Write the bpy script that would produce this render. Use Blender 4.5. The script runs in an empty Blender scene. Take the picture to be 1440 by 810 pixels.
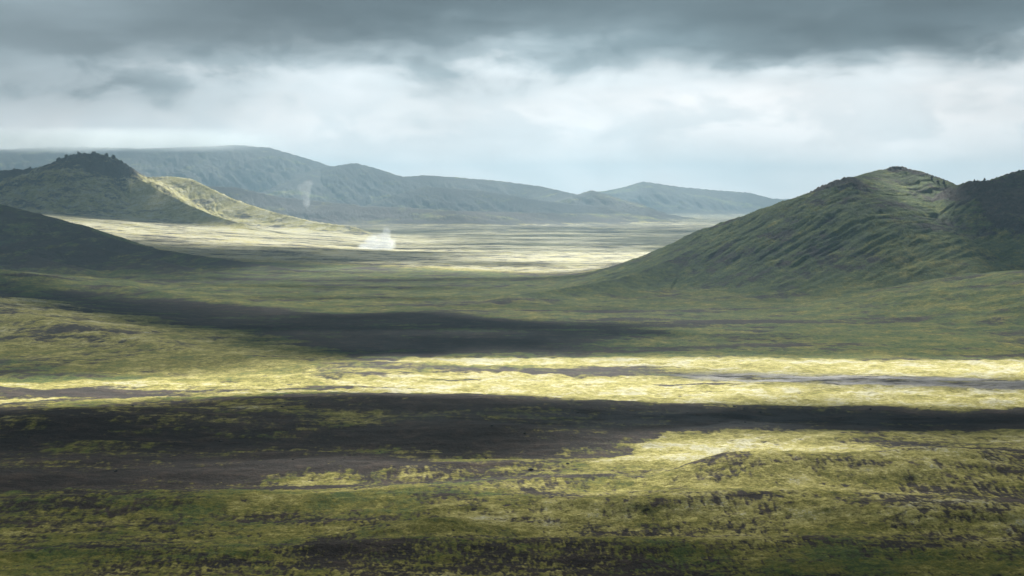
import bpy, math, random
import numpy as np
from mathutils import Vector

# ------------------------------------------------------------------ camera
scene = bpy.context.scene
FPX, HZ, CAMH = 2000.0, 280.0, 120.0      # focal length in photo pixels, horizon row, eye height over the plain
cam_d = bpy.data.cameras.new("camera")
cam = bpy.data.objects.new("camera", cam_d)
scene.collection.objects.link(cam)
cam.location = (0, 0, CAMH)
cam.rotation_euler = (math.radians(90), 0, 0)
cam_d.lens = 50.0
cam_d.sensor_width = 36.0
cam_d.shift_y = -(405.0 - HZ) / 1440.0
cam_d.clip_start = 1.0
cam_d.clip_end = 200000.0
scene.camera = cam

# ------------------------------------------------------------------ sun and exposure
SUN_AZ, SUN_EL = math.radians(5), math.radians(32)     # azimuth from +Y towards +X
S = Vector((math.sin(SUN_AZ)*math.cos(SUN_EL), math.cos(SUN_AZ)*math.cos(SUN_EL), math.sin(SUN_EL)))
sun_d = bpy.data.lights.new("sun", 'SUN')
sun_d.energy = 5.0
sun_d.angle = math.radians(0.5)
sun_d.color = (1.0, 0.95, 0.86)
sun = bpy.data.objects.new("sun", sun_d)
scene.collection.objects.link(sun)
sun.rotation_euler = S.to_track_quat('Z', 'Y').to_euler()

vs = scene.view_settings
vs.view_transform = 'Standard'
vs.look = 'None'
vs.gamma = 1.0
vs.use_curve_mapping = False
vs.exposure = 1.80
cy = scene.cycles
cy.max_bounces = 4
cy.diffuse_bounces = 2
cy.glossy_bounces = 1
cy.transmission_bounces = 2
cy.volume_bounces = 0
cy.transparent_max_bounces = 24
cy.use_denoising = True
cy.volume_step_rate = 1.0
cy.volume_max_steps = 128
cy.use_adaptive_sampling = False


# ------------------------------------------------------------------ node helper
class NT:
    def __init__(self, tree):
        self.t = tree
        tree.nodes.clear()

    def n(self, kind, **kw):
        nd = self.t.nodes.new(kind)
        for k, v in kw.items():
            setattr(nd, k, v)
        return nd

    def put(self, sock, v):
        if v is None:
            return
        if isinstance(v, bpy.types.NodeSocket):
            self.t.links.new(v, sock)
        else:
            sock.default_value = v

    def math(self, op, a, b=None, c=None, clamp=False):
        nd = self.n('ShaderNodeMath', operation=op, use_clamp=clamp)
        for i, v in enumerate((a, b, c)):
            self.put(nd.inputs[i], v)
        return nd.outputs[0]

    def mix(self, f, a, b, blend='MIX'):
        nd = self.n('ShaderNodeMix', data_type='RGBA', blend_type=blend)
        self.put(nd.inputs[0], f)
        self.put(nd.inputs[6], a if isinstance(a, bpy.types.NodeSocket) else (*a, 1))
        self.put(nd.inputs[7], b if isinstance(b, bpy.types.NodeSocket) else (*b, 1))
        return nd.outputs[2]

    def smooth(self, v, lo, hi, a=0.0, b=1.0):
        nd = self.n('ShaderNodeMapRange', interpolation_type='SMOOTHSTEP')
        self.put(nd.inputs['Value'], v)
        for k, x in zip(('From Min', 'From Max', 'To Min', 'To Max'), (lo, hi, a, b)):
            self.put(nd.inputs[k], x)
        return nd.outputs[0]

    def noise(self, vec, scale, detail=4.0, rough=0.55, dist=0.0):
        nd = self.n('ShaderNodeTexNoise')
        self.put(nd.inputs['Vector'], vec)
        nd.inputs['Scale'].default_value = scale
        nd.inputs['Detail'].default_value = detail
        nd.inputs['Roughness'].default_value = rough
        nd.inputs['Distortion'].default_value = dist
        return nd.outputs[0]

    def ramp(self, v, stops, interp='B_SPLINE'):
        nd = self.n('ShaderNodeValToRGB')
        cr = nd.color_ramp
        cr.interpolation = interp
        while len(cr.elements) < len(stops):
            cr.elements.new(0.5)
        for e, (p, c) in zip(cr.elements, stops):
            e.position = p
            e.color = (*c, 1)
        self.put(nd.inputs[0], v)
        return nd.outputs[0]

    def attr(self, name):
        return self.n('ShaderNodeAttribute', attribute_name=name).outputs['Fac']


# ------------------------------------------------------------------ sky: Nishita under a procedural overcast
world = bpy.data.worlds.new("World")
scene.world = world
world.use_nodes = True
W = NT(world.node_tree)
sky = W.n('ShaderNodeTexSky', sky_type='NISHITA', sun_disc=False)
sky.sun_elevation = SUN_EL
sky.sun_rotation = SUN_AZ
geo = W.n('ShaderNodeTexCoord').outputs['Generated']
sep = W.n('ShaderNodeSeparateXYZ')
W.put(sep.inputs[0], geo)
el = W.math('ARCSINE', sep.outputs['Z'])
az = W.math('ARCTAN2', sep.outputs['X'], sep.outputs['Y'])


def skyvec(sa, se, off=0.0):
    c = W.n('ShaderNodeCombineXYZ')
    W.put(c.inputs[0], W.math('MULTIPLY', az, sa))
    W.put(c.inputs[1], W.math('MULTIPLY', el, se))
    c.inputs[2].default_value = off
    return c.outputs[0]


big = W.noise(skyvec(7, 22, 3.1), 1.0, 3.0, 0.5, 0.3)
mid = W.noise(skyvec(15, 30, 8.7), 1.0, 8.0, 0.58, 0.25)
low = W.noise(skyvec(5, 60, 1.9), 1.0, 4.0, 0.5)
warp = W.math('ADD', W.math('MULTIPLY', W.math('SUBTRACT', big, 0.5), 0.075),
              W.math('MULTIPLY', W.math('SUBTRACT', mid, 0.5), 0.060))
elw = W.math('ADD', el, warp)
# the cloud base hangs lower to the left
side = W.smooth(az, -0.42, 0.02)
elw = W.math('ADD', elw, W.math('MULTIPLY', W.math('SUBTRACT', 1.0, side), 0.020))
elw01 = W.math('DIVIDE', elw, 0.2, clamp=True)
base = W.ramp(elw01, [
    (0.00, (2.35, 2.10, 1.98)),
    (0.08, (2.15, 2.02, 1.95)),
    (0.18, (1.62, 1.58, 1.56)),
    (0.32, (1.28, 1.26, 1.25)),
    (0.41, (0.86, 0.91, 0.93)),
    (0.48, (0.40, 0.475, 0.51)),
    (0.56, (0.175, 0.225, 0.252)),
    (0.66, (0.105, 0.142, 0.163)),
    (1.00, (0.085, 0.115, 0.132)),
], 'LINEAR')
# soft puffs inside the bright part
puff = W.smooth(mid, 0.42, 0.58)
gate = W.math('MULTIPLY', W.smooth(el, 0.02, 0.05), W.smooth(el, 0.105, 0.075))
base = W.mix(W.math('MULTIPLY', W.math('MULTIPLY', gate, W.math('SUBTRACT', 1.0, puff)), 0.60), base, (0.82, 0.90, 0.94))
# left side greyer
grey = W.math('MULTIPLY', W.smooth(az, -0.08, -0.36), W.smooth(el, 0.035, 0.075))
base = W.mix(W.math('MULTIPLY', grey, 0.55), base, (0.38, 0.46, 0.50))
streak = W.math('MULTIPLY', W.smooth(low, 0.45, 0.68), W.smooth(el, 0.055, 0.02))
base = W.mix(W.math('MULTIPLY', streak, 0.40), base, (1.50, 1.50, 1.50))
dark_streak = W.smooth(W.noise(skyvec(6, 34, 5.5), 1.0, 4.0, 0.5), 0.35, 0.65, 0.86, 1.14)
cc = W.n('ShaderNodeCombineXYZ')
for i in range(3):
    W.put(cc.inputs[i], dark_streak)
base = W.mix(W.smooth(el, 0.06, 0.10), base, W.mix(1.0, base, cc.outputs[0], 'MULTIPLY'))
# high overhead and behind the viewer: an even pale overcast
over = W.smooth(el, 0.30, 0.80)
base = W.mix(over, base, (0.022, 0.030, 0.042))
back = W.math('MULTIPLY', W.smooth(sep.outputs['Y'], 0.3, -0.5), W.smooth(el, 0.5, 0.1))
base = W.mix(back, base, (0.020, 0.026, 0.036))
bg_sky = W.n('ShaderNodeBackground')
W.put(bg_sky.inputs['Color'], sky.outputs[0])
bg_sky.inputs['Strength'].default_value = 0.05
bg_cl = W.n('ShaderNodeBackground')
W.put(bg_cl.inputs['Color'], base)
bg_cl.inputs['Strength'].default_value = 0.395
mx = W.n('ShaderNodeMixShader')
mx.inputs[0].default_value = 0.99
W.t.links.new(bg_sky.outputs[0], mx.inputs[1])
W.t.links.new(bg_cl.outputs[0], mx.inputs[2])
wo = W.n('ShaderNodeOutputWorld')
W.t.links.new(mx.outputs[0], wo.inputs['Surface'])
try:
    world.cycles.sampling_method = 'MANUAL'
    world.cycles.sample_map_resolution = 1024
except Exception:
    pass

# ------------------------------------------------------------------ numpy noise
rng = np.random.default_rng(11)
_ang = rng.random((256, 256)).astype(np.float32) * 2 * np.pi
_GX, _GY = np.cos(_ang).ravel(), np.sin(_ang).ravel()


def gn(x, y):
    """2-D gradient noise, about -1..1"""
    x = np.asarray(x, np.float32); y = np.asarray(y, np.float32)
    xf = np.floor(x); yf = np.floor(y)
    fx = x - xf; fy = y - yf
    xi = xf.astype(np.int32) & 255; yi = yf.astype(np.int32) & 255
    x1 = (xi + 1) & 255; y1 = (yi + 1) & 255
    u = fx * fx * (3 - 2 * fx); v = fy * fy * (3 - 2 * fy)
    r0 = yi << 8; r1 = y1 << 8

    def g(i, dx, dy):
        return _GX[i] * dx + _GY[i] * dy
    a = g(r0 + xi, fx, fy); b = g(r0 + x1, fx - 1, fy)
    c = g(r1 + xi, fx, fy - 1); d = g(r1 + x1, fx - 1, fy - 1)
    a += (b - a) * u
    c += (d - c) * u
    a += (c - a) * v
    return a * 1.5


def fbm(x, y, octs=4, gain=0.5, lac=2.03):
    s = 0.0; a = 1.0; tot = 0.0
    for i in range(octs):
        s = s + a * gn(x + 17.3 * i, y - 9.1 * i)
        tot += a
        a *= gain; x = x * lac; y = y * lac
    return s / tot


def ridged(x, y, octs=4, gain=0.5):
    s = 0.0; a = 1.0; tot = 0.0
    for i in range(octs):
        s = s + a * (1 - 2 * np.abs(gn(x + 5.7 * i, y + 3.3 * i)))
        tot += a
        a *= gain; x = x * 2.1; y = y * 2.1
    return s / tot


def sstep(x, a, b):
    t = np.clip((x - a) / (b - a), 0, 1)
    return t * t * (3 - 2 * t)


def mixf(a, b, w):
    return a + (b - a) * w


def sp(x, s):
    """softplus"""
    u = np.clip(x / s, -30, 30)
    return s * np.log1p(np.exp(u))


def mappx(X, Y):
    """place on the plain written in the units the survey was taken in (bearing, dip)"""
    Ys = np.maximum(Y, 200.0)
    return 720 + FPX * X / Ys, HZ + FPX * CAMH / Ys


def ell(px, py, cx, cy_, rx, ry, soft=0.35, tilt=0.0):
    yy = py - cy_ - tilt * (px - cx)
    r = np.sqrt(((px - cx) / rx) ** 2 + (yy / ry) ** 2)
    return 1 - sstep(r, 1 - soft, 1 + soft)


def band(px, py, xs, top, bot, s=3.0):
    t = np.interp(px, xs, top).astype(np.float32)
    b = np.interp(px, xs, bot).astype(np.float32)
    return sstep(py, t - s, t + s) * (1 - sstep(py, b - s, b + s))


def P(px, py, Y):
    return ((px - 720) / FPX * Y, Y, CAMH + (HZ - py) / FPX * Y)


# ------------------------------------------------------------------ hills: ridge lines (bearing, dip, distance), side slope, toe softness
HILLS = {
    'green_hill': dict(la=0.8, el=2.2, gw=0.10, fw=0.42, fa=1.7, slope=0.385, soft=11.0, streak=(-0.80, -0.60), rough=1.0, nodes=[
        [(720, 424, 1660), (800, 409, 1720), (870, 394, 1800), (930, 371, 1880), (985, 346, 1950), (1040, 321, 2010), (1075, 307, 2040), (1110, 289, 2050), (1150, 269, 2050), (1185, 254, 2050), (1212, 246, 2120), (1240, 239, 2190), (1262, 236, 2200), (1290, 241, 2200), (1312, 250, 2180),
         (1338, 264, 2150), (1360, 258, 2100), (1375, 256, 2080), (1405, 257, 2080), (1430, 243, 2120), (1500, 240, 2200), (1650, 252, 2350), (1900, 262, 2600)],
        ]),
    'grassy_slope': dict(slope=0.16, soft=5.0, streak=(-0.9, -0.3), rough=0.35, nodes=[
        [(1180, 432, 1560), (1300, 415, 1560), (1440, 388, 1560), (1560, 365, 1580), (1900, 330, 1700)]]),
    'pale_ridge': dict(slope=0.33, soft=6.0, streak=(-0.8, -0.6), rough=0.4, nodes=[
        [(880, 386, 2620), (930, 366, 2640), (985, 341, 2660), (1060, 318, 2700), (1140, 300, 2800)]]),
    'crag_hill': dict(vc=0.60, slope=0.52, soft=16.0, streak=(0.55, -0.83), rough=1.5, nodes=[
        [(-420, 270, 4900), (-200, 252, 4700), (-60, 240, 4650), (0, 241, 4600), (30, 239, 4600), (65, 236, 4600), (85, 226, 4590), (105, 219, 4580),
         (130, 216, 4560), (152, 221, 4540), (168, 231, 4520), (188, 247, 4480), (225, 268, 4350), (262, 287, 4220), (300, 304, 4080), (345, 318, 3950)],
        [(185, 250, 4950), (200, 249, 4950), (240, 248, 4900), (268, 251, 4850), (300, 267, 4760), (335, 283, 4680), (380, 297, 4560), (440, 312, 4450), (500, 321, 4400)],
        ]),
    'dark_ridge': dict(slope=0.34, soft=8.0, streak=(0.8, -0.6), rough=1.0, nodes=[
        [(-500, 270, 3100), (-200, 272, 3000), (-60, 278, 2900), (0, 287, 2850), (60, 302, 2800), (125, 326, 2720), (200, 347, 2620), (280, 360, 2520), (350, 370, 2430), (392, 380, 2360)],
        [(60, 330, 2500), (150, 352, 2380), (240, 372, 2280), (300, 385, 2230)],
        [(-60, 330, 2450), (20, 352, 2330), (90, 372, 2250)]]),
    'green_ridge': dict(slope=0.14, soft=4.0, streak=(0.85, -0.5), rough=0.35, nodes=[
        [(-500, 355, 1950), (-100, 376, 1930), (0, 379, 1900), (60, 388, 1860), (95, 400, 1830), (180, 403, 1780), (300, 423, 1640), (420, 444, 1480)]]),
    'moss_slope': dict(slope=0.12, soft=3.0, streak=(0.8, -0.6), rough=0.25, nodes=[
        [(-700, 380, 1560), (-200, 404, 1460), (0, 434, 1330), (100, 455, 1240), (200, 478, 1160), (300, 497, 1085), (400, 516, 1010), (470, 526, 975)]]),
    'far_mountains': dict(vc=0.5, slope=0.37, soft=26.0, streak=(0.5, -0.85), rough=1.7, nodes=[
        [(-700, 215, 11500), (-200, 200, 10800), (0, 210, 10500), (120, 207, 10300), (200, 209, 10200), (255, 207, 10100), (335, 204, 10000), (380, 208, 9950), (425, 221, 9900), (450, 229, 9850)],
        [(425, 252, 8900), (450, 236, 9400), (500, 229, 9300), (530, 237, 9250), (556, 249, 9200)],
        [(556, 249, 9200), (600, 246, 9300), (640, 249, 9300), (700, 254, 9200), (760, 262, 9100), (800, 271, 8800), (900, 292, 8300)],
        [(810, 274, 11500), (850, 268, 11500), (880, 262, 11500), (905, 255, 11500), (960, 263, 11600), (1015, 268, 11700), (1055, 271, 11800), (1085, 279, 11900), (1200, 284, 12000)],
        [(775, 287, 8350), (800, 277, 8350), (832, 267, 8350), (860, 277, 8300), (920, 297, 8200)],
        [(-500, 236, 7400), (-100, 240, 7300), (0, 240, 7200), (60, 246, 7100), (190, 256, 7000), (330, 263, 7000), (400, 278, 6900), (500, 288, 6800)],
        [(420, 288, 6800), (480, 290, 6700), (560, 291, 6700), (640, 297, 6600), (760, 300, 6900), (900, 303, 7200)],
        [(600, 262, 8300), (680, 268, 8200), (760, 282, 8000), (850, 291, 7800)],
        [(-900, 262, 15000), (300, 268, 15000), (700, 272, 15000), (1000, 277, 15000), (1100, 279, 14500), (1160, 276, 15000), (1500, 270, 15000), (2300, 262, 15000)],
        ]),
}
HNAMES = list(HILLS)


def hill_height(X, Y, name):
    """returns contribution in metres (0 far away)"""
    hd = HILLS[name]
    out = np.zeros_like(X)
    sel = None
    for nodes in hd['nodes']:
        pts = [P(*n) for n in nodes]
        bz_ = base_height(np.array([p[0] for p in pts], np.float32), np.array([p[1] for p in pts], np.float32))
        pts = [(p[0], p[1], p[2] - float(b_)) for p, b_ in zip(pts, bz_)]
        zmax = max(p[2] for p in pts)
        reach = zmax / hd['slope'] + 6 * hd['soft'] / hd['slope']
        x0 = min(p[0] for p in pts) - reach; x1 = max(p[0] for p in pts) + reach
        y0 = min(p[1] for p in pts) - reach; y1 = max(p[1] for p in pts) + reach
        m = np.nonzero((X > x0) & (X < x1) & (Y > y0) & (Y < y1))[0]
        if m.size == 0:
            continue
        x = X[m]; y = Y[m]
        scale = max(zmax, 20.0)
        sx, sy = hd['streak']
        # coordinates along and across the fall line of this hill
        a = (x * sx + y * sy); b = (-x * sy + y * sx)
        L = scale * 1.0
        wrp = 0.35 * fbm(x / (L * 0.8) + 2.2, y / (L * 0.8), 3)
        if 'gw' in hd:
            gul = 1.3 * fbm(a / (L * 0.8) + wrp, b / (L * hd['gw']) + 2 * wrp, 5, 0.65)
        else:
            gul = ridged(a / (L * 1.3) + 3.7, b / (L * 0.42) + wrp, 4, 0.6)
        wob = fbm(x / (L * 1.3), y / (L * 1.3), 3)
        best = np.full(x.shape, -1e6, np.float32)
        bd = np.zeros_like(best)
        for (ax, ay, az_), (bx, by, bz) in zip(pts[:-1], pts[1:]):
            dx, dy = bx - ax, by - ay
            ll = dx * dx + dy * dy
            t = np.clip(((x - ax) * dx + (y - ay) * dy) / ll, 0, 1)
            d = np.sqrt((x - ax - t * dx) ** 2 + (y - ay - t * dy) ** 2)
            v = az_ + (bz - az_) * t - hd['slope'] * d
            w = v > best
            best = np.where(w, v, best); bd = np.where(w, d, bd)
        crest = 1 - np.exp(-(bd * hd['slope'] / (0.16 * scale)) ** 1.5)
        var = np.minimum(hd['slope'] * bd, hd.get('vc', 0.32) * scale) * (0.16 * gul * hd['rough'] ** 0.5 * (hd.get('gw', 0.42) / 0.42) ** 0.7 + 0.22 * wob) * crest
        h = sp(best + var, hd['soft'])
        # rounded shoulders, fine broken relief that grows with the height above the toe
        k = np.clip(h / scale, 0, 1)
        fw = hd.get('fw', 1.0)
        fine = ridged(a / (L * 0.42 * fw ** 0.5 * hd.get('el', 1.0)) + wrp, b / (L * 0.13 * fw), 4, 0.62)
        lump = fbm(x / (L * 0.09), y / (L * 0.09), 3, 0.6)
        h = h + hd['rough'] * scale * sstep(k, 0.04, 0.5) * (hd.get('fa', 1.0) * 0.016 * fine + hd.get('la', 1.0) * 0.012 * lump) * (0.35 + 0.65 * crest)
        out[m] = np.maximum(out[m], h)
    return out


# foreground swells: (bearing, dip of the crest foot, half length m, half depth m, height m, tilt)
SWELLS = [
    (1200, 665, 100, 36, 7.5, 0.10), (1420, 665, 80, 50, 4.0, 0.0), (1020, 668, 40, 34, 4.0, -0.5),
    (1080, 712, 150, 18, 4.2, -0.10), (1430, 735, 70, 16, 4.0, -0.1), (760, 722, 70, 16, 2.4, 0.12),
    (640, 742, 26, 11, 3.4, 0.15), (730, 770, 110, 12, 1.4, 0.05), (1150, 770, 80, 12, 1.5, -0.08),
    (300, 772, 120, 10, 1.6, 0.06), (250, 700, 110, 22, 2.4, 0.0), (640, 688, 70, 16, 2.0, 0.1),
    (700, 605, 60, 26, 3.2, -0.25), (420, 655, 130, 24, 2.6, 0.05), 
    (620, 566, 160, 34, 3.0, 0.0), (100, 590, 120, 34, 3.6, 0.1), (930, 672, 26, 26, -3.0, 0.3),
]


def base_height(X, Y):
    h = 3.0 * fbm(X / 260, Y / 120, 3) * sstep(Y, 300, 500) * (1 - 0.55 * sstep(Y, 800, 1500))
    near = 1 - sstep(Y, 780, 1150)
    m = np.nonzero((Y > 300) & (Y < 1400) & (np.abs(X) < Y))[0]
    x = X[m]; y = Y[m]
    g = 1.5 * fbm(x / 60 + 4, y / 26, 3) * near[m]
    g += 0.55 * fbm(x / 17, y / 9, 3) * near[m]
    wx = x + 14 * fbm(x / 70, y / 50, 2); wy = y + 9 * fbm(x / 60 + 9, y / 40, 2)
    for (px, py, rx, ry, hh, tl) in SWELLS:
        Yc = FPX * CAMH / (py - HZ) * (1 - 0.6 * max(hh, 0) / CAMH)
        Xc = (px - 720) / FPX * Yc
        q = ((wx - Xc) / rx) ** 2 + ((wy - Yc - tl * (wx - Xc)) / ry) ** 2
        g += 1.3 * hh * np.exp(-q * 1.05)
    h[m] += g
    # the plain climbs to the left in the middle distance
    left = np.clip((-X / np.maximum(Y, 500.0) - 0.08) / 0.255, 0, 1.4)
    h += left * 84 * sstep(Y, 2500, 4300) * (1 - sstep(Y, 5200, 6500))
    h += 2.2 * fbm(X / 420, Y / 300, 4) * sstep(Y, 1300, 2600) + 6 * fbm(X / 900, Y / 700, 4) * sstep(Y, 3500, 7000)
    return h


# ------------------------------------------------------------------ what covers the ground (moss amount, moss tint, wet sand)
def cover(X, Y, Z):
    px, py = mappx(X, Y)
    n1 = fbm(X / 190, Y / 120, 5, 0.6)
    n2 = fbm(X / 55 + 7, Y / 34, 4, 0.6)
    n3 = fbm(X / 480 + 3, Y / 300 + 8, 4, 0.6)
    n4 = fbm(X / 170 + 31, Y / 24 + 5, 5, 0.65)
    dip = 4.0 * n2 + 6.0 * n1 + 9.0 * n4
    q = py + dip * np.clip((py - 330) / 250, 0.0, 1.3)
    p = px + 30 * n1 + 14 * n2
    moss = np.full(X.shape, 0.62, np.float32)
    tint = np.full(X.shape, 0.38, np.float32)
    wet = np.zeros_like(moss)

    def pt(m, t, w):
        nonlocal moss, tint
        if m is not None: moss = mixf(moss, m, w)
        if t is not None: tint = mixf(tint, t, w)
    # far plain and mountains
    far = sstep(Y, 3000, 5200)
    pt(0.42, 0.95, far)
    pt(0.66, 1.0, band(p, q, [-500, 0, 500, 900, 1440], [300, 306, 322, 326, 330], [356, 358, 372, 392, 396], 4))
    # green valley floor
    pt(0.84, 0.44, band(p, q, [-500, 1900], [398, 402], [505, 505], 4))
    pt(0.60, 0.30, ell(p, q, 420, 470, 420, 30, 0.3, 0.02))
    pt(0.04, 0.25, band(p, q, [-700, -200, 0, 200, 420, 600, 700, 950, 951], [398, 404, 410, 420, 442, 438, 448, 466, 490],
                        [440, 450, 460, 484, 503, 500, 493, 470, 450], 3.0))  # dark sand laid along the cloud shadow, deepening its shade in the colour
    pt(0.10, 0.25, ell(p, q, 760, 457, 170, 4.5, 0.6)); pt(0.10, 0.25, ell(p, q, 800, 489, 190, 4, 0.6))  # bare streaks repeat the shadow streaks in soil colour
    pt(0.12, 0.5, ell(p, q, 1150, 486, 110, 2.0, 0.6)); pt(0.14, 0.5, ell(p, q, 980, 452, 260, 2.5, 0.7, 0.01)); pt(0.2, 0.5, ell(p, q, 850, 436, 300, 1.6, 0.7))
    # scree strip under the green ridge
    pt(0.34, 0.30, ell(p, q, 330, 500, 210, 12, 0.5, 0.07))
    # bright moss band
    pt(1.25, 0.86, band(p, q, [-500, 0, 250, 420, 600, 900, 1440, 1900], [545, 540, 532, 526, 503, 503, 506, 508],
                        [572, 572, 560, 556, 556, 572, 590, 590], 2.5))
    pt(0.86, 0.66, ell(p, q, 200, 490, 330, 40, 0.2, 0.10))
    # scree stripes in the band
    for (cx, cy_, rx, ry, tl) in [(560, 519, 130, 6, 0.03), (800, 521, 160, 4, 0.0), (930, 527, 110, 4, 0.01), (150, 552, 170, 7, -0.02),
                                  (120, 563, 170, 3.2, -0.08), (20, 548, 120, 3, 0.02), (640, 534, 40, 1.6, 0.0), (1010, 541, 90, 1.6, 0.01), (430, 546, 150, 1.6, 0.0)]:
        pt(0.18, 0.5, ell(p, q, cx, cy_, rx, ry, 0.5, tl))
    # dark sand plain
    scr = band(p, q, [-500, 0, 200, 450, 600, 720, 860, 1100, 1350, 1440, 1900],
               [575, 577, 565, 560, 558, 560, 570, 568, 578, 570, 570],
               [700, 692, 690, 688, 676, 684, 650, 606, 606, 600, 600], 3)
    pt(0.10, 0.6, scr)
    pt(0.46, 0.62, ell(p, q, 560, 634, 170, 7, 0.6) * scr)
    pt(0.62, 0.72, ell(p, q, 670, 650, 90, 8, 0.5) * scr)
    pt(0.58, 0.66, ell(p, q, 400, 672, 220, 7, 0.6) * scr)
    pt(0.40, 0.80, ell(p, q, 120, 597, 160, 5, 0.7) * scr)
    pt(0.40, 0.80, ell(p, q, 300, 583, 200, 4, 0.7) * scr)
    # foreground moss
    fg = band(p, q, [-500, 0, 300, 560, 720, 850, 960, 1440, 1900], [705, 698, 694, 682, 686, 645, 612, 602, 602], [2000] * 9, 4)
    pt(0.62, 0.58, fg)
    pt(None, 0.72, fg * sstep(p, 400, 900))
    pt(0.85, 0.85, ell(p, q, 1020, 640, 190, 30, 0.5) * fg)
    pt(0.55, 0.55, ell(p, q, 1300, 655, 160, 14, 0.6) * fg)
    pt(0.35, 0.6, ell(p, q, 790, 672, 120, 14, 0.6))
    pt(0.50, 0.50, ell(p, q, 1200, 790, 420, 26, 0.5))
    pt(0.45, 0.50, ell(p, q, 520, 706, 260, 5, 0.7))
    moss = moss + 0.22 * n1 + 0.16 * n2 + 0.42 * n4 + 0.16 * n3 * sstep(Y, 900, 2500)
    tint = tint + 0.14 * n3 + 0.08 * n2
    wet = 0.95 * ell(px + 30 * n1, py + 3 * n1, 1270, 537, 320, 10, 0.35, 0.03) + 0.5 * ell(px, py + 6 * n1, 1000, 590, 420, 15, 0.6)
    wet = np.clip(wet, 0, 1)
    moss = mixf(moss, moss * 0.2 - 0.1, wet)
    return moss, tint, wet, px, py


# ------------------------------------------------------------------ build the terrain grid
def fine_azimuths():
    px = np.arange(-110, 1551, 1.15)
    a = np.arctan((px - 720) / FPX)
    out_r = a[-1] + (math.pi * 2 - (a[-1] - a[0])) * (np.linspace(0, 1, 70)[1:-1])
    return np.concatenate([a, out_r])


def radii():
    r = [40.0, 120, 200, 260, 300, 340, 380, 410, 430]
    while r[-1] < 19000:
        R = r[-1]
        fp = R * R / (1422 * CAMH) * 0.60
        if R < 2900:
            st = min(fp, 3.4 if 1500 < R < 2350 else 4.6)
        elif R < 13000:
            st = max(4.6, R * 0.0024)
        else:
            st = R * 0.03
        if R < 446:
            st = 1.2
        r.append(R + st)
    return np.array(r)


AZ = fine_azimuths().astype(np.float64)
RR = radii()
NC, NR = len(AZ), len(RR)
Xg = (RR[:, None] * np.sin(AZ)[None, :]).astype(np.float32).ravel()
Yg = (RR[:, None] * np.cos(AZ)[None, :]).astype(np.float32).ravel()
print("terrain grid", NC, NR, NC * NR)
Z = base_height(Xg, Yg)
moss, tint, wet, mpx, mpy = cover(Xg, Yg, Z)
contrib = {}
owner = np.zeros(Xg.shape, np.int8)
best = np.zeros_like(Z)
for i, nm in enumerate(HNAMES):
    h = hill_height(Xg, Yg, nm)
    contrib[nm] = h
    owner = np.where((h > best) & (h > (1.5 if nm in ('moss_slope', 'green_ridge', 'grassy_slope', 'pale_ridge') else 5.0 if nm != 'far_mountains' else 30.0)), i + 1, owner)
    best = np.maximum(best, h)
Z = Z + best
# the far bank joins the horizon smoothly, keep the basin under the viewer calm
# rocky crags on the two craggy summits
R = np.hypot(Xg, Yg)


def crag(cx, cy_, Yc, rx, ry, amp, wl, seed=0.0):
    """broken lava outcrop round a summit"""
    global Z, moss
    x0, y0, _ = P(cx, cy_, Yc)
    m = np.nonzero((np.abs(Xg - x0) < rx * 1.4) & (np.abs(Yg - y0) < ry * 1.4))[0]
    x, y = Xg[m], Yg[m]
    r = np.sqrt(((x - x0) / rx) ** 2 + ((y - y0) / ry) ** 2) + 0.35 * fbm(x / wl * 0.3 + seed, y / wl * 0.3, 3)
    w = 1 - sstep(r, 0.55, 1.0)
    t = ridged(x / wl + seed, y / wl, 4, 0.6)
    b = np.floor(t * 3.0) / 3.0
    Z[m] += w * amp * (0.55 * t + 0.45 * b)
    moss[m] = mixf(moss[m], -0.05 + 0.25 * t, w * 0.9)


crag(130, 225, 4560, 150, 150, 9.0, 22)
crag(172, 238, 4500, 60, 90, 10.0, 14, 3)
crag(30, 244, 4600, 230, 100, 6.0, 20, 5)
crag(1185, 262, 2050, 48, 50, 4.5, 10, 7)
crag(1290, 244, 2190, 60, 22, 2.6, 8, 2)
crag(1262, 236, 2200, 22, 20, 2.4, 7, 11)
crag(1372, 262, 2070, 60, 60, 4.5, 10, 13)
crag(1440, 255, 2110, 80, 60, 5.0, 12, 17)
crag(1440, 320, 1950, 120, 110, 3.5, 14, 19)
crag(55, 392, 1865, 60, 22, 2.2, 6, 23)

# small scale relief: moss hummocks and tufts, only where the grid is fine enough to hold them
step_r = np.repeat(np.gradient(RR), NC).astype(np.float32)
infr = (np.abs(np.tile(AZ, NR)) < 0.45)


hol = np.zeros_like(Z)          # tufts carry the moss, the hollows between them show soil


def relief(wx, wy, amp, lo, hi, k):
    global Z, hol
    m = np.nonzero(infr & (R > lo * 0.9) & (R < hi))[0]
    f = (1 - sstep(R[m], hi * 0.72, hi)) * sstep(R[m], lo * 0.9, lo * 1.12)
    x, y = Xg[m], Yg[m]
    c = np.clip(moss[m], 0.15, 1)
    n = gn(x / wx + 0.31 * wx, y / wy + 1.7 * wx)
    Z[m] += amp * f * c * n
    hol[m] += k * f * n


relief(0.8, 2.2, 0.17, 300, 620, 0.36)
relief(1.4, 3.6, 0.28, 300, 820, 0.34)
relief(2.6, 6.0, 0.36, 300, 1150, 0.26)
relief(5.2, 13.0, 0.50, 500, 1800, 0.24)
relief(11.0, 28.0, 0.90, 850, 2900, 0.22)
relief(26.0, 60.0, 1.60, 1400, 4500, 0.22)

# moss on hills by hill
hw = {nm: sstep(contrib[nm], 2.0, 14.0 if contrib[nm].max() > 80 else 8.0) for nm in HNAMES}


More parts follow.
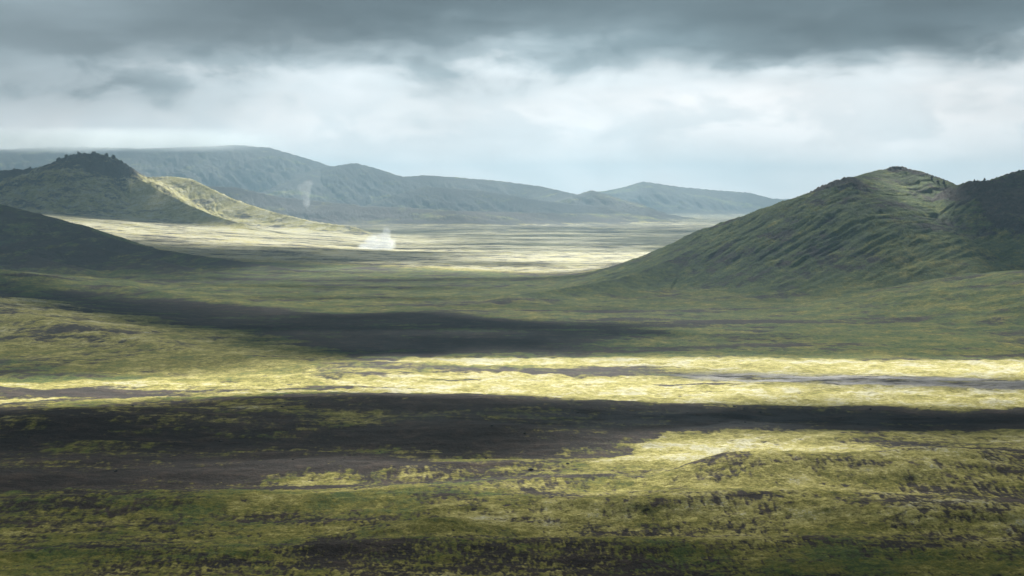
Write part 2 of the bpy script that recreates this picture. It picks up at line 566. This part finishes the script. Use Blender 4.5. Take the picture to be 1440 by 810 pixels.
def on(nm, m, t):
    global moss, tint
    w = hw[nm]
    nz = 0.22 * fbm(Xg / 60, Yg / 60, 4, 0.6) if False else 0.0
    moss = np.where(w > 0, mixf(moss, m + nz, w), moss)
    tint = np.where(w > 0, mixf(tint, t, w), tint)


hn = fbm(Xg / 120, Yg / 110, 5, 0.62)
hm = fbm(Xg / 24, Yg / 24, 3, 0.6)
_a, _b = -0.8 * Xg - 0.6 * Yg, 0.6 * Xg - 0.8 * Yg
hs = fbm(_a / 70 + 0.3 * hn, _b / 15 + hn, 4, 0.65)
on('green_hill', np.maximum(0.86 + 0.30 * hn + 0.20 * hm + 0.75 * hs, 0.62) - 0.42 * sstep(Xg / Yg, 0.27, 0.34), 0.27 + 0.12 * hn + 0.40 * hs)
on('pale_ridge', 0.85 + 0.1 * hn, 0.62)
on('grassy_slope', 0.88 + 0.25 * hn, 0.42)
cr_m = moss.copy()
on('crag_hill', 0.82 + 0.35 * hn - 0.35 * sstep(Xg, -1080, -1350), 0.86)  # tint brightens the sunlit shoulder, barer rock darkens the shaded left face
on('dark_ridge', 0.30 + 0.7 * hn, 0.38)
on('green_ridge', 0.74 + 0.35 * hn, 0.40)
on('moss_slope', 0.66 + 0.25 * hn, 0.78)
on('far_mountains', -0.05 + 0.75 * sstep(fbm(Xg / 1300, Yg / 230, 5, 0.65), 0.05, 0.35), 0.48)
for nm in ('green_hill', 'crag_hill'):
    pass
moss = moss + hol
# crags stay bare rock
for (cx, cy_, Yc, rx, ry) in [(125, 225, 4560, 175, 150), (172, 238, 4500, 75, 90), (30, 244, 4600, 260, 110), (1185, 262, 2050, 50, 46), (1292, 244, 2190, 60, 16),
                              (1372, 262, 2070, 66, 70), (1440, 262, 2080, 90, 90), (1460, 330, 1950, 90, 110), (60, 392, 1865, 60, 16)]:
    x0, y0, _ = P(cx, cy_, Yc)
    r = np.sqrt(((Xg - x0) / rx) ** 2 + ((Yg - y0) / ry) ** 2) + 0.5 * hm
    moss = mixf(moss, 0.05 + 0.35 * hm, (1 - sstep(r, 0.6, 1.1)))


# ------------------------------------------------------------------ ground material
def make_ground_material():
    m = bpy.data.materials.new("moss_and_lava")
    m.use_nodes = True
    N = NT(m.node_tree)
    pos = N.n('ShaderNodeNewGeometry').outputs['Position']
    a_m, a_t, a_w = N.attr('moss'), N.attr('tint'), N.attr('wet')
    st = N.n('ShaderNodeMapping')
    N.put(st.inputs['Vector'], pos)
    st.inputs['Scale'].default_value = (0.6, 1.0, 1.0)
    sv = st.outputs[0]
    n_a = N.noise(sv, 0.012, 8.0, 0.86)
    n_m = N.noise(sv, 0.045, 6.0, 0.62)
    n_l = N.noise(sv, 0.005, 6.0, 0.60)
    s = N.math('ADD', a_m, N.math('MULTIPLY', N.math('SUBTRACT', n_a, 0.5), 5.5))
    s = N.math('ADD', s, N.math('MULTIPLY', N.math('SUBTRACT', n_l, 0.5), 0.7))
    cov = N.smooth(s, 0.18, 0.78)
    soil = N.ramp(N.noise(pos, 0.05, 9.0, 0.80), [(0.32, (0.0055, 0.0038, 0.003)), (0.5, (0.019, 0.0125, 0.0092)), (0.66, (0.080, 0.054, 0.038))], 'LINEAR')
    soil = N.mix(N.math('MULTIPLY', N.smooth(N.noise(pos, 0.7, 4.0, 0.8), 0.58, 0.70), 0.5), soil, (0.12, 0.10, 0.085))
    rust = N.smooth(N.noise(sv, 0.012, 5.0, 0.6), 0.56, 0.70)
    soil = N.mix(N.math('MULTIPLY', rust, 0.18), soil, (0.085, 0.045, 0.030))
    tt = N.math('ADD', a_t, N.math('MULTIPLY', N.math('SUBTRACT', N.noise(pos, 0.03, 8.0, 0.85), 0.5), 2.0))
    tt = N.math('ADD', tt, N.math('MULTIPLY', N.math('SUBTRACT', N.noise(pos, 0.9, 4.0, 0.6), 0.5), 0.5))
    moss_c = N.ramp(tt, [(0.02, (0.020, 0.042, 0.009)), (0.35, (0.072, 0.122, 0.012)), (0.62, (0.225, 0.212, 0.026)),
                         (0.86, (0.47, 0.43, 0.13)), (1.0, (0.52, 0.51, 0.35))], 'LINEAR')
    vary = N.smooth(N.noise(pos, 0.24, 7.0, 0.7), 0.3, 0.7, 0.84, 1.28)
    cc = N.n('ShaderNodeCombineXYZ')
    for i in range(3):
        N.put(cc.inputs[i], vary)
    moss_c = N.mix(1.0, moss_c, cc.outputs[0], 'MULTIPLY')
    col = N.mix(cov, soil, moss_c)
    wetf = N.math('MULTIPLY', a_w, N.smooth(n_m, 0.62, 0.45))
    col = N.mix(wetf, col, (0.075, 0.088, 0.095))
    bs = N.n('ShaderNodeBsdfPrincipled')
    N.put(bs.inputs['Base Color'], col)
    N.put(bs.inputs['Roughness'], N.smooth(wetf, 0.2, 1.0, 0.95, 0.55))
    bs.inputs['Specular IOR Level'].default_value = 0.15
    bp = N.n('ShaderNodeBump')
    bp.inputs['Strength'].default_value = 1.0
    bp.inputs['Distance'].default_value = 1.0
    hgt = N.math('ADD', N.math('MULTIPLY', N.noise(pos, 0.7, 6.0, 0.72), 1.6), N.math('MULTIPLY', N.noise(pos, 0.05, 8.0, 0.72), 7.0))
    N.put(bp.inputs['Height'], hgt)
    N.t.links.new(bp.outputs[0], bs.inputs['Normal'])
    o = N.n('ShaderNodeOutputMaterial')
    N.t.links.new(bs.outputs[0], o.inputs['Surface'])
    return m


ground_mat = make_ground_material()


def link(name, me, **props):
    o = bpy.data.objects.new(name, me)
    scene.collection.objects.link(o)
    for k, v in props.items():
        o[k] = v
    return o


def grid_mesh(name, verts, quads, attrs, mat, smooth=True):
    me = bpy.data.meshes.new(name)
    nv, nf = len(verts), len(quads)
    me.vertices.add(nv)
    me.vertices.foreach_set('co', np.ascontiguousarray(verts, np.float32).ravel())
    me.loops.add(nf * 4)
    me.loops.foreach_set('vertex_index', np.ascontiguousarray(quads, np.int32).ravel())
    me.polygons.add(nf)
    me.polygons.foreach_set('loop_start', np.arange(0, nf * 4, 4, dtype=np.int32))
    me.update(calc_edges=True)
    if smooth:
        me.polygons.foreach_set('use_smooth', np.ones(nf, bool))
    for k, v in attrs.items():
        at = me.attributes.new(k, 'FLOAT', 'POINT')
        at.data.foreach_set('value', np.ascontiguousarray(v, np.float32))
    me.materials.append(mat)
    return me


ii = np.arange(NR - 1)[:, None] * NC
jj = np.arange(NC)[None, :]
j2 = (jj + 1) % NC
quads = np.stack([ii + jj, ii + NC + jj, ii + NC + j2, ii + j2], -1).reshape(-1, 4).astype(np.int32)
quads = quads[:, ::-1].copy()   # normals up
cen = np.zeros((1, 3), np.float32)
allv = np.stack([Xg, Yg, Z], -1)
LABELS = {
    'ground': ('moss and dark lava sand plain filling the whole valley floor', 'plain'),
    'green_hill': ('tall green mossy hill with craggy top rising on the right', 'hill'),
    'grassy_slope': ('gentle green apron sloping up at the right edge in front of the tall hill', 'slope'),
    'pale_ridge': ('low pale green spur just behind the left foot of the right hill', 'ridge'),
    'crag_hill': ('rocky dark crag on the left with a pale sunlit shoulder running right', 'hill'),
    'dark_ridge': ('long dark blue shaded spur in front of the rocky crag on the left', 'ridge'),
    'green_ridge': ('low green spur with a small rocky knob at the left edge', 'ridge'),
    'moss_slope': ('broad grey green mossy slope above the bright band at the left edge', 'slope'),
    'far_mountains': ('hazy blue mountain range on the horizon behind the valley', 'mountains'),
}
fo = owner[quads].min(axis=1)
parts = ['ground'] + HNAMES
for k, nm in enumerate(parts):
    fm = quads[fo == k]
    if len(fm) == 0:
        continue
    used = np.zeros(len(allv), bool)
    used[fm.ravel()] = True
    remap = np.cumsum(used) - 1
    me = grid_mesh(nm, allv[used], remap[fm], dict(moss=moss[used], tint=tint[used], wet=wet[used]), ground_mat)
    link(nm, me, kind='structure', label=LABELS[nm][0], category=LABELS[nm][1])


def height_at(x, y):
    """terrain height by grid lookup"""
    r = math.hypot(x, y); a = math.atan2(x, y)
    i = int(np.clip(np.searchsorted(RR, r), 1, NR - 1)); j = int(np.clip(np.searchsorted(AZ, a), 1, NC - 1))
    if abs(RR[i - 1] - r) < abs(RR[i] - r): i -= 1
    return float(Z[i * NC + j])


# ------------------------------------------------------------------ cloud deck out of view, its gaps shaped to place sun and shade
def light_map(X, Y):
    """share of the sun that gets down to the plain at X, Y"""
    px, py = mappx(X, Y)
    n1 = fbm(X / 260, Y / 110, 4, 0.6)
    n2 = fbm(X / 60 + 7, Y / 24, 3, 0.6)
    n3 = fbm(X / 700 + 3, Y / 260 + 8, 4, 0.6)
    q = py + (7.0 * n1 + 4.0 * n2) * np.clip((py - 320) / 200, 0.15, 1.4)
    p = px + 60 * n1 + 30 * n3
    L = np.full(X.shape, 0.30, np.float32)

    def pt(v, w):
        nonlocal L
        L = mixf(L, v, w)
    fade = sstep(py, 350, 330)
    pt(0.62 + 0.38 * sstep(fbm(X / 1300 + 3.3, Y / 420 + 2, 4, 0.6), -0.1, 0.25), fade)
    # far plain: broken bright stripes
    stripes = sstep(fbm(X / 520 + 1.3, Y / 230, 5, 0.65), -0.10, 0.22)
    pt(0.16 + 0.50 * stripes, band(p, q, [-500, 1900], [322, 318], [395, 395], 4))
    # sunlit right shoulder of the crag and the plain at its foot, crag itself in shade
    pt(0.90, ell(p, q, 350, 338, 290, 10, 0.3))
    pt(0.03, sstep(151 + (py - 337.5) * 72 - (px + 22 * n2), -10, 10) * band(px, py, [-900, 2000], [331, 331], [341.6, 341.6], 0.8))
    pt(0.9, ell(px, py, 250, 349, 260, 3.2, 0.4, 0.012))
    # dark spur and shadow under it
    pt(0.06, band(p, q, [-600, 0, 250, 420, 520, 900], [352, 354, 357, 358, 366, 368], [388, 388, 385, 380, 372, 368], 1.5))
    pt(1.0, ell(p, q, 880, 362, 230, 8, 0.5))
    pt(0.85, ell(p, q, 720, 378, 260, 9, 0.6)); pt(0.15, ell(p, q, 690, 372, 90, 3, 0.6)); pt(0.2, ell(p, q, 820, 384, 60, 2, 0.6))
    pt(0.95, ell(p, q, 560, 352, 200, 1.6, 0.5, 0.01))
    pt(0.55, ell(p, q, 500, 388, 200, 3.5, 0.6))
    # green valley floor
    pt(0.38, band(p, q, [-500, 1900], [397, 397], [505, 505], 3))
    # right hill
    pt(0.27, ell(p, q, 1080, 416, 280, 18, 0.35))
    pt(0.85, ell(px, py, 1335, 408.5, 62, 4.5, 0.5))
    pt(0.08, band(p, q, [1345, 1420, 1560, 2200], [411, 404, 400, 400], [411.1, 431, 436, 436], 2.0))
    # navy shade on the left of the valley
    pt(0.01 + 0.22 * sstep(fbm(X / 330 + 9, Y / 26, 5, 0.65), 0.02, 0.35), band(p, q, [-700, -200, 0, 200, 420, 600, 700, 950, 951], [402, 406, 410, 424, 444, 438, 448, 466, 490],
                [448, 456, 468, 487, 505, 499, 493, 470, 450], 2.5))
    pt(0.30, ell(p, q, 60, 452, 240, 3.4, 0.5, 0.115)); pt(0.22, ell(p, q, 300, 440, 130, 2.0, 0.6, 0.09))
    pt(0.26, ell(p, q, 620, 470, 160, 1.8, 0.7, 0.0)); pt(0.22, ell(p, q, 520, 486, 120, 1.5, 0.7, 0.0))
    pt(0.06, ell(p, q, 560, 419, 260, 1.8, 0.7)); pt(0.08, ell(p, q, 480, 404, 230, 1.6, 0.7, 0.01)); pt(0.10, ell(p, q, 720, 432, 200, 1.5, 0.7))
    pt(0.12, ell(p, q, 930, 474, 220, 2.0, 0.8)); pt(0.04, ell(p, q, 760, 456, 180, 4, 0.5)); pt(0.04, ell(p, q, 800, 489, 200, 3.5, 0.5))
    # mossy slope at the left edge
    pt(0.27, ell(p, q, 130, 490, 330, 26, 0.3, 0.09))
    # bright band
    pt(1.0, band(p, q, [-500, 0, 250, 420, 520, 900, 1440, 1900], [538, 533, 526, 516, 503, 502, 506, 508], [580, 578, 562, 557, 557, 570, 580, 580], 1.5))
    pt(0.22, band(p, q, [850, 960, 1150, 1440, 1900], [521, 523, 527, 531, 531], [521.1, 530, 545, 556, 556], 1.5))
    # dark sand plain
    pt(0.13, band(p, q, [-500, 0, 500, 850, 1100, 1400, 1900], [582, 580, 560, 572, 562, 574, 574], [640, 640, 640, 640, 616, 608, 600], 3))
    pt(0.02, ell(p, q, 1150, 590, 460, 16, 0.4))
    pt(0.07, ell(p, q, 180, 625, 360, 16, 0.5)); pt(0.05, ell(p, q, 60, 680, 300, 18, 0.5))
    # foreground
    fg = sstep(q, 640, 690)
    pt(0.27, fg)
    pt(0.85, ell(p, q, 1020, 640, 240, 30, 0.5))
    pt(0.75, ell(p, q, 560, 672, 330, 16, 0.6))
    pt(0.80, ell(p, q, 930, 698, 470, 18, 0.7))
    pt(0.07, ell(p, q, 1250, 808, 620, 36, 0.5)); pt(0.12, ell(p, q, 300, 812, 520, 18, 0.6)); pt(0.10, ell(p, q, 480, 735, 260, 5, 0.7)); pt(0.15, ell(p, q, 1400, 683, 260, 14, 0.6)); pt(0.10, ell(p, q, 630, 752, 80, 10, 0.6))
    pt(0.10, ell(p, q, 60, 690, 260, 12, 0.5))
    pt(0.20, ell(p, q, 80, 740, 330, 60, 0.6))
    L = L + 0.14 * n2 * (L > 0.1)
    L = np.where(L < 0.8, L * 0.93, L)
    return np.clip(L, 0.0, 1.0)


def shade_cloud_material():
    m = bpy.data.materials.new("cloud")
    m.use_nodes = True
    N = NT(m.node_tree)
    tr = N.n('ShaderNodeBsdfTransparent')
    df = N.n('ShaderNodeBsdfDiffuse')
    df.inputs[0].default_value = (0.28, 0.30, 0.33, 1)
    tl = N.n('ShaderNodeBsdfTranslucent')
    tl.inputs[0].default_value = (0.7, 0.72, 0.75, 1)
    m1 = N.n('ShaderNodeMixShader'); m1.inputs[0].default_value = 0.06
    N.t.links.new(df.outputs[0], m1.inputs[1]); N.t.links.new(tl.outputs[0], m1.inputs[2])
    m2 = N.n('ShaderNodeMixShader')
    N.put(m2.inputs[0], N.attr('opacity'))
    N.t.links.new(tr.outputs[0], m2.inputs[1]); N.t.links.new(m1.outputs[0], m2.inputs[2])
    o = N.n('ShaderNodeOutputMaterial')
    N.t.links.new(m2.outputs[0], o.inputs['Surface'])
    return m


def build_shade_cloud():
    gy = [-1200.0, -800, -400, -100, 100, 200, 280]
    while gy[-1] < 12300:
        Yc = gy[-1]
        gy.append(Yc + max(3.0, Yc * Yc / (FPX * CAMH) * 0.9))
    gy = np.array(gy)
    t = np.concatenate([np.linspace(-1.0, -0.42, 16)[:-1], np.linspace(-0.42, 0.42, 420), np.linspace(0.42, 1.0, 16)[1:]])
    nr, nc = len(gy), len(t)
    X = (np.maximum(gy, 500.0)[:, None] * t[None, :]).astype(np.float32).ravel()
    Y = np.repeat(gy, nc).astype(np.float32)
    L = light_map(X, Y)
    edge = np.minimum(sstep(np.abs(np.tile(t, nr)), 0.95, 0.6), 1)
    L = mixf(0.12, L, edge)
    L = mixf(0.0, L, sstep(Y, 250, 420))  # deck closed near the viewer to darken the near haze
    op = 1 - np.sqrt(L)
    H0 = 2600.0
    sx, sy, sz = S.x / S.z, S.y / S.z, 1.0
    lump = fbm(X / 500, Y / 400, 3)
    hb = H0 + 60 * lump
    ht = H0 + 260 + 90 * lump
    vb = np.stack([X + sx * hb, Y + sy * hb, hb], -1)
    vt = np.stack([X + sx * ht, Y + sy * ht, ht], -1)
    verts = np.concatenate([vb, vt])
    n = nr * nc
    i = np.arange(nr - 1)[:, None] * nc; j = np.arange(nc - 1)[None, :]
    q = np.stack([i + j, i + j + 1, i + nc + j + 1, i + nc + j], -1).reshape(-1, 4)
    qb = q[:, ::-1]; qt = q + n
    # rim
    rim = np.concatenate([np.arange(nc), np.arange(1, nr) * nc + nc - 1, np.arange(nc - 2, -1, -1) + (nr - 1) * nc, np.arange(nr - 2, 0, -1) * nc])
    r2 = np.roll(rim, -1)
    qs = np.stack([rim, r2, r2 + n, rim + n], -1)
    me = grid_mesh('shade_clouds', verts, np.concatenate([qb, qt, qs]), dict(opacity=np.concatenate([op, op])), shade_cloud_material())
    print("cloud", n)
    return link('shade_clouds', me, kind='structure', label='broken grey cloud deck out of view, shaped to shade the valley in patches', category='shade_clouds')


build_shade_cloud()

# ------------------------------------------------------------------ haze
def box_mesh(name, lo, hi, mat):
    v = [(x, y, z) for z in (lo[2], hi[2]) for y in (lo[1], hi[1]) for x in (lo[0], hi[0])]
    f = [(0, 2, 3, 1), (4, 5, 7, 6), (0, 1, 5, 4), (2, 6, 7, 3), (0, 4, 6, 2), (1, 3, 7, 5)]
    me = bpy.data.meshes.new(name)
    me.from_pydata(v, [], f)
    me.materials.append(mat)
    return me


hm_ = bpy.data.materials.new("haze")
hm_.use_nodes = True
N = NT(hm_.node_tree)
pv = N.n('ShaderNodeVolumePrincipled')
pv.inputs['Color'].default_value = (0.52, 0.80, 1.0, 1)
pv.inputs['Density'].default_value = 1.15e-4
pv.inputs['Anisotropy'].default_value = 0.0
o = N.n('ShaderNodeOutputMaterial')
N.t.links.new(pv.outputs[0], o.inputs['Volume'])
zmin = float(Z.min()) - 1.0
zmax = float(Z[R < 17000].max()) + 60
link('haze', box_mesh('haze', (-20000, -20000, zmin), (20000, 20000, zmax), hm_), kind='stuff',
     label='pale blue air haze filling the valley', category='haze')


# ------------------------------------------------------------------ veil of the cloud base on the far left tops
mm_ = bpy.data.materials.new("cloud_veil")
mm_.use_nodes = True
N = NT(mm_.node_tree)
pos = N.n('ShaderNodeNewGeometry').outputs['Position']
sp_ = N.n('ShaderNodeSeparateXYZ'); N.put(sp_.inputs[0], pos)
mp_ = N.n('ShaderNodeMapping'); N.put(mp_.inputs['Vector'], pos); mp_.inputs['Scale'].default_value = (1, 1, 3)
mn = N.noise(mp_.outputs[0], 0.0012, 5.0, 0.6)
zz = N.math('ADD', sp_.outputs['Z'], N.math('MULTIPLY', N.math('SUBTRACT', mn, 0.5), 190.0))
dd = N.math('MULTIPLY', N.smooth(zz, 425, 500), N.smooth(sp_.outputs['X'], -1500, -2300))
dd = N.math('MULTIPLY', dd, N.smooth(sp_.outputs['Z'], zmax - 3, zmax - 45))
dd = N.math('MULTIPLY', dd, 0.0013)
pv = N.n('ShaderNodeVolumePrincipled')
pv.inputs['Color'].default_value = (0.86, 0.94, 0.98, 1)
N.put(pv.inputs['Density'], dd)
pv.inputs['Anisotropy'].default_value = 0.35
o = N.n('ShaderNodeOutputMaterial')
N.t.links.new(pv.outputs[0], o.inputs['Volume'])
link('cloud_veil', box_mesh('cloud_veil', (-8500, 9050, 415), (-1500, 10900, zmax - 1.5), mm_), kind='stuff',
     label='low pale cloud veil hanging on the tops of the far left mountains', category='cloud_veil')

# ------------------------------------------------------------------ steam
def lumpy(name, blobs, mat, seed=0, res=3):
    """closed lumpy hull round a few blobs, joined in one mesh by remesh-free metaball-like shell"""
    import bmesh
    pts = []
    n_u, n_v = 48, 40
    z0 = min(b[2] - b[3] for b in blobs); z1 = max(b[2] + b[3] for b in blobs)
    verts, faces = [], []
    for i in range(n_v + 1):
        z = z0 + (z1 - z0) * i / n_v
        # union cross-section, star shaped about the weighted centre
        cs = [(b[0], b[1], math.sqrt(max(b[3] ** 2 - (z - b[2]) ** 2, 0)), b[4]) for b in blobs]
        cs = [c for c in cs if c[2] > 0]
        if not cs:
            cs = [(blobs[0][0], blobs[0][1], 0.5, 1.0)]
        wsum = sum(c[2] for c in cs) + 1e-6
        cx = sum(c[0] * c[2] for c in cs) / wsum; cyy = sum(c[1] * c[2] for c in cs) / wsum
        for j in range(n_u):
            a = 2 * math.pi * j / n_u
            ux, uy = math.cos(a), math.sin(a)
            rr = 0.5
            for (bx, by, br, sq) in cs:
                ox, oy = bx - cx, by - cyy
                bq = ox * ux + oy * uy
                disc = bq * bq - (ox * ox + oy * oy) + br * br
                if disc > 0:
                    rr = max(rr, bq + math.sqrt(disc))
            verts.append((cx + ux * rr, cyy + uy * rr, z))
    for i in range(n_v):
        for j in range(n_u):
            a = i * n_u + j; b = i * n_u + (j + 1) % n_u
            faces.append((a, b, b + n_u, a + n_u))
    faces.append(tuple(range(n_u - 1, -1, -1)))
    faces.append(tuple(n_v * n_u + k for k in range(n_u)))
    me = bpy.data.meshes.new(name)
    me.from_pydata(verts, [], faces)
    me.materials.append(mat)
    return me


def steam_material(nm, scale, dens, blobs):
    m = bpy.data.materials.new(nm)
    m.use_nodes = True
    N = NT(m.node_tree)
    tc = N.n('ShaderNodeTexCoord').outputs['Object']
    n = N.noise(tc, scale, 6.0, 0.65, 0.8)
    tot = None
    for (bx, by, bz, br, w) in blobs:
        v = N.n('ShaderNodeVectorMath', operation='DISTANCE')
        N.put(v.inputs[0], tc); v.inputs[1].default_value = (bx, by, bz)
        q = N.math('DIVIDE', v.outputs['Value'], br)
        q = N.math('SUBTRACT', 1.0, q, clamp=True)
        q = N.math('MULTIPLY', q, w)
        tot = q if tot is None else N.math('ADD', tot, q)
    f = N.math('ADD', tot, N.math('MULTIPLY', N.math('SUBTRACT', n, 0.55), 2.2))
    d = N.math('MULTIPLY', N.smooth(f, 0.05, 0.95), N.smooth(tot, 0.0, 0.35))
    d = N.math('MULTIPLY', d, dens)
    pv = N.n('ShaderNodeVolumePrincipled')
    pv.inputs['Color'].default_value = (0.88, 0.96, 1.0, 1)
    pv.inputs['Anisotropy'].default_value = 0.6
    N.put(pv.inputs['Density'], d)
    o = N.n('ShaderNodeOutputMaterial')
    N.t.links.new(pv.outputs[0], o.inputs['Volume'])
    return m


def steam(px, py, dist, blobs, label, dens, scale, group='steam plumes rising from the valley floor'):
    x = (px - 720) / FPX * dist
    me = lumpy('steam_plume', blobs, steam_material('steam', scale, dens, blobs))
    o = link('steam_plume', me, label=label, category='steam', group=group)
    z = CAMH + (HZ - py) / FPX * dist
    o.location = (x, dist, z)
    return o


# near, wide plume: foot at (537, 352)
u = 3330 / FPX     # metres per photo pixel at that distance
steam(534, 352, 3330, [(-14*u, 0, 6*u, 16*u, 1), (2*u, 0, 8*u, 18*u, 1), (14*u, 0, 8*u, 13*u, .9), (9*u, 2, 20*u, 13*u, .9), (10*u, 0, 30*u, 9*u, .8), (-10*u, 0, 16*u, 13*u, .7), (-26*u, 0, 4*u, 9*u, .6), (24*u, 0, 14*u, 8*u, .5)],
      'wide white steam cloud low over the pale valley floor', 0.036, 0.06)
u = 5900 / FPX
steam(431, 291, 5900, [(0, 0, 4*u, 8*u, 1), (-1*u, 0, 12*u, 10*u, .9), (-1*u, 0, 22*u, 11*u, .9), (2*u, 0, 32*u, 11*u, .9), (-8*u, 0, 28*u, 7*u, .7)],
      'tall thin steam column in front of the blue far mountains', 0.045, 0.022)


# ------------------------------------------------------------------ rocks
def rock_mat():
    m = bpy.data.materials.new("lava_rock")
    m.use_nodes = True
    N = NT(m.node_tree)
    pos = N.n('ShaderNodeNewGeometry').outputs['Position']
    c = N.ramp(N.noise(pos, 0.8, 6.0, 0.65), [(0.3, (0.018, 0.018, 0.021)), (0.6, (0.045, 0.042, 0.040)), (0.8, (0.09, 0.085, 0.075))], 'LINEAR')
    bs = N.n('ShaderNodeBsdfPrincipled')
    N.put(bs.inputs['Base Color'], c)
    bs.inputs['Roughness'].default_value = 0.9
    bp = N.n('ShaderNodeBump'); bp.inputs['Distance'].default_value = 0.3
    N.put(bp.inputs['Height'], N.noise(pos, 1.5, 5.0, 0.6))
    N.t.links.new(bp.outputs[0], bs.inputs['Normal'])
    o = N.n('ShaderNodeOutputMaterial')
    N.t.links.new(bs.outputs[0], o.inputs['Surface'])
    return m


ROCK = rock_mat()


def rock_mesh(name, sx, sy, sz, seed, sub=3, jag=0.35, taper=0.0):
    import bmesh
    r = np.random.default_rng(seed)
    bm = bmesh.new()
    bmesh.ops.create_icosphere(bm, subdivisions=sub, radius=1.0)
    planes = []
    for _ in range(14):
        d = r.normal(size=3); d /= np.linalg.norm(d)
        planes.append((d, 0.38 + 0.4 * r.random()))
    off = r.random(3) * 50
    for v in bm.verts:
        p = np.array(v.co)
        for d, k in planes:
            t = p @ d
            if t > k:
                p = p - d * (t - k) * 0.85
        nn = float(gn(p[0] * 2.3 + off[0], p[1] * 2.3 + p[2] * 1.7 + off[1])) * jag * 0.5
        p = p * (1 + nn)
        tp = 1 - taper * max(p[2] + 0.2, 0)
        v.co = (p[0] * sx * tp, p[1] * sy * tp, p[2] * sz)
    me = bpy.data.meshes.new(name)
    bm.to_mesh(me); bm.free()
    me.materials.append(ROCK)
    return me


def place_rock(o, px, dist, sink=0.3):
    x = (px - 720) / FPX * dist
    o.location = (x, dist, height_at(x, dist) + sink)


PIN = [
    (1327, 2150, 3.2, 3.2, 8.5, 0.45, 'tall lone rock pinnacle on the crest just right of the summit of the green hill'),
    (1319, 2155, 3.0, 3.0, 4.0, 0.3, 'squat rock touching the left side of the tall pinnacle on the green hill'),
    (1257, 2195, 4.0, 4.0, 4.2, 0.3, 'blunt rock on the highest point of the green hill'),
    (1310, 2165, 2.4, 2.4, 4.2, 0.4, 'small pointed rock left of the tall pinnacle on the green hill'),
    (1370, 2080, 3.0, 3.0, 4.6, 0.35, 'pointed rock on the dark knob right of the saddle'),
    (1384, 2078, 2.6, 2.6, 3.0, 0.2, 'low rock on the right end of the dark knob by the saddle'),
    (1141, 2095, 2.0, 2.0, 2.6, 0.2, 'dark rock on the left skyline of the green hill below its shoulder'),
    (1041, 2110, 2.2, 2.2, 2.4, 0.2, 'lowest dark rock on the left skyline of the green hill'),
]
for k, (px, d, sx, sy, sz, tp, lab) in enumerate(PIN):
    o = link('rock_pinnacle' if sz > 4.1 else 'boulder', rock_mesh('rock', sx, sy, sz, 40 + k, 3, 0.5, tp), label=lab, category='rock',
             group='rocks on the crest of the green hill')
    place_rock(o, px, d, sz * 0.25)

# dark towers of the rocky crag on the left skyline
CRAG = [(82, 4590, 9, 10, 'round-topped lava tower on the left end of the crag summit'),
        (93, 4585, 7, 7, 'small lava tower right of the round-topped one on the crag'),
        (111, 4575, 9, 7, 'lava block on the left part of the crag summit'),
        (131, 4560, 13, 9, 'broad highest lava block of the crag summit'),
        (150, 4542, 8, 7, 'lava block right of the highest point of the crag'),
        (159, 4530, 8, 11, 'lava tower at the left of the notch on the crag'),
        (170, 4515, 10, 12, 'large lava tower just right of the notch on the crag'),
        (180, 4500, 8, 8, 'sloping lava block below the large tower on the crag'),
        (187, 4485, 6, 6, 'last lava block where the crag meets the pale slope'),
        (42, 4600, 8, 8, 'lone lava knob on the lower skyline left of the crag'),
        (20, 4600, 8, 5, 'low lava knob near the left edge on the crag skyline')]
for k, (px, d, s, hgt, lab) in enumerate(CRAG):
    o = link('lava_tower', rock_mesh('lava', s, s * 1.1, hgt * 1.35, 90 + k, 3, 0.5, 0.2), label=lab, category='rock',
             group='lava towers on the crag skyline')
    o.rotation_euler = (0.35 * math.sin(k * 2.3), 0.45 * math.sin(k * 3.7 + 1), k * 1.3)
    place_rock(o, px, d, hgt * (0.14 * math.sin(k * 1.9) + 0.10))

# scattered stones on the dark sand
rnd = random.Random(5)
protos = [rock_mesh('stone', 1.0, 1.0, 0.7, 200 + i, 2, 0.5) for i in range(4)]
first = None
for k in range(70):
    py = rnd.uniform(572, 668); px = rnd.uniform(10, 1430)
    if px > 850 and py > 600: py = rnd.uniform(570, 600)
    d = FPX * CAMH / (py - HZ)
    s = rnd.choice([0.5, 0.6, 0.7, 0.9, 1.2])
    if first is None:
        o = link('boulder', protos[0])
        first = o
    else:
        o = first.copy(); scene.collection.objects.link(o)
        o.data = protos[k % 4]
    o['label'] = 'small dark stone lying on the dark sand plain in front of the bright band'
    o['category'] = 'stone'
    o['group'] = 'stones scattered on the dark sand'
    o.scale = (s * rnd.uniform(0.8, 1.4), s, s * rnd.uniform(0.7, 1.1))
    o.rotation_euler = (0, 0, rnd.uniform(0, 6.28))
    place_rock(o, px, d, 0.25 * s)
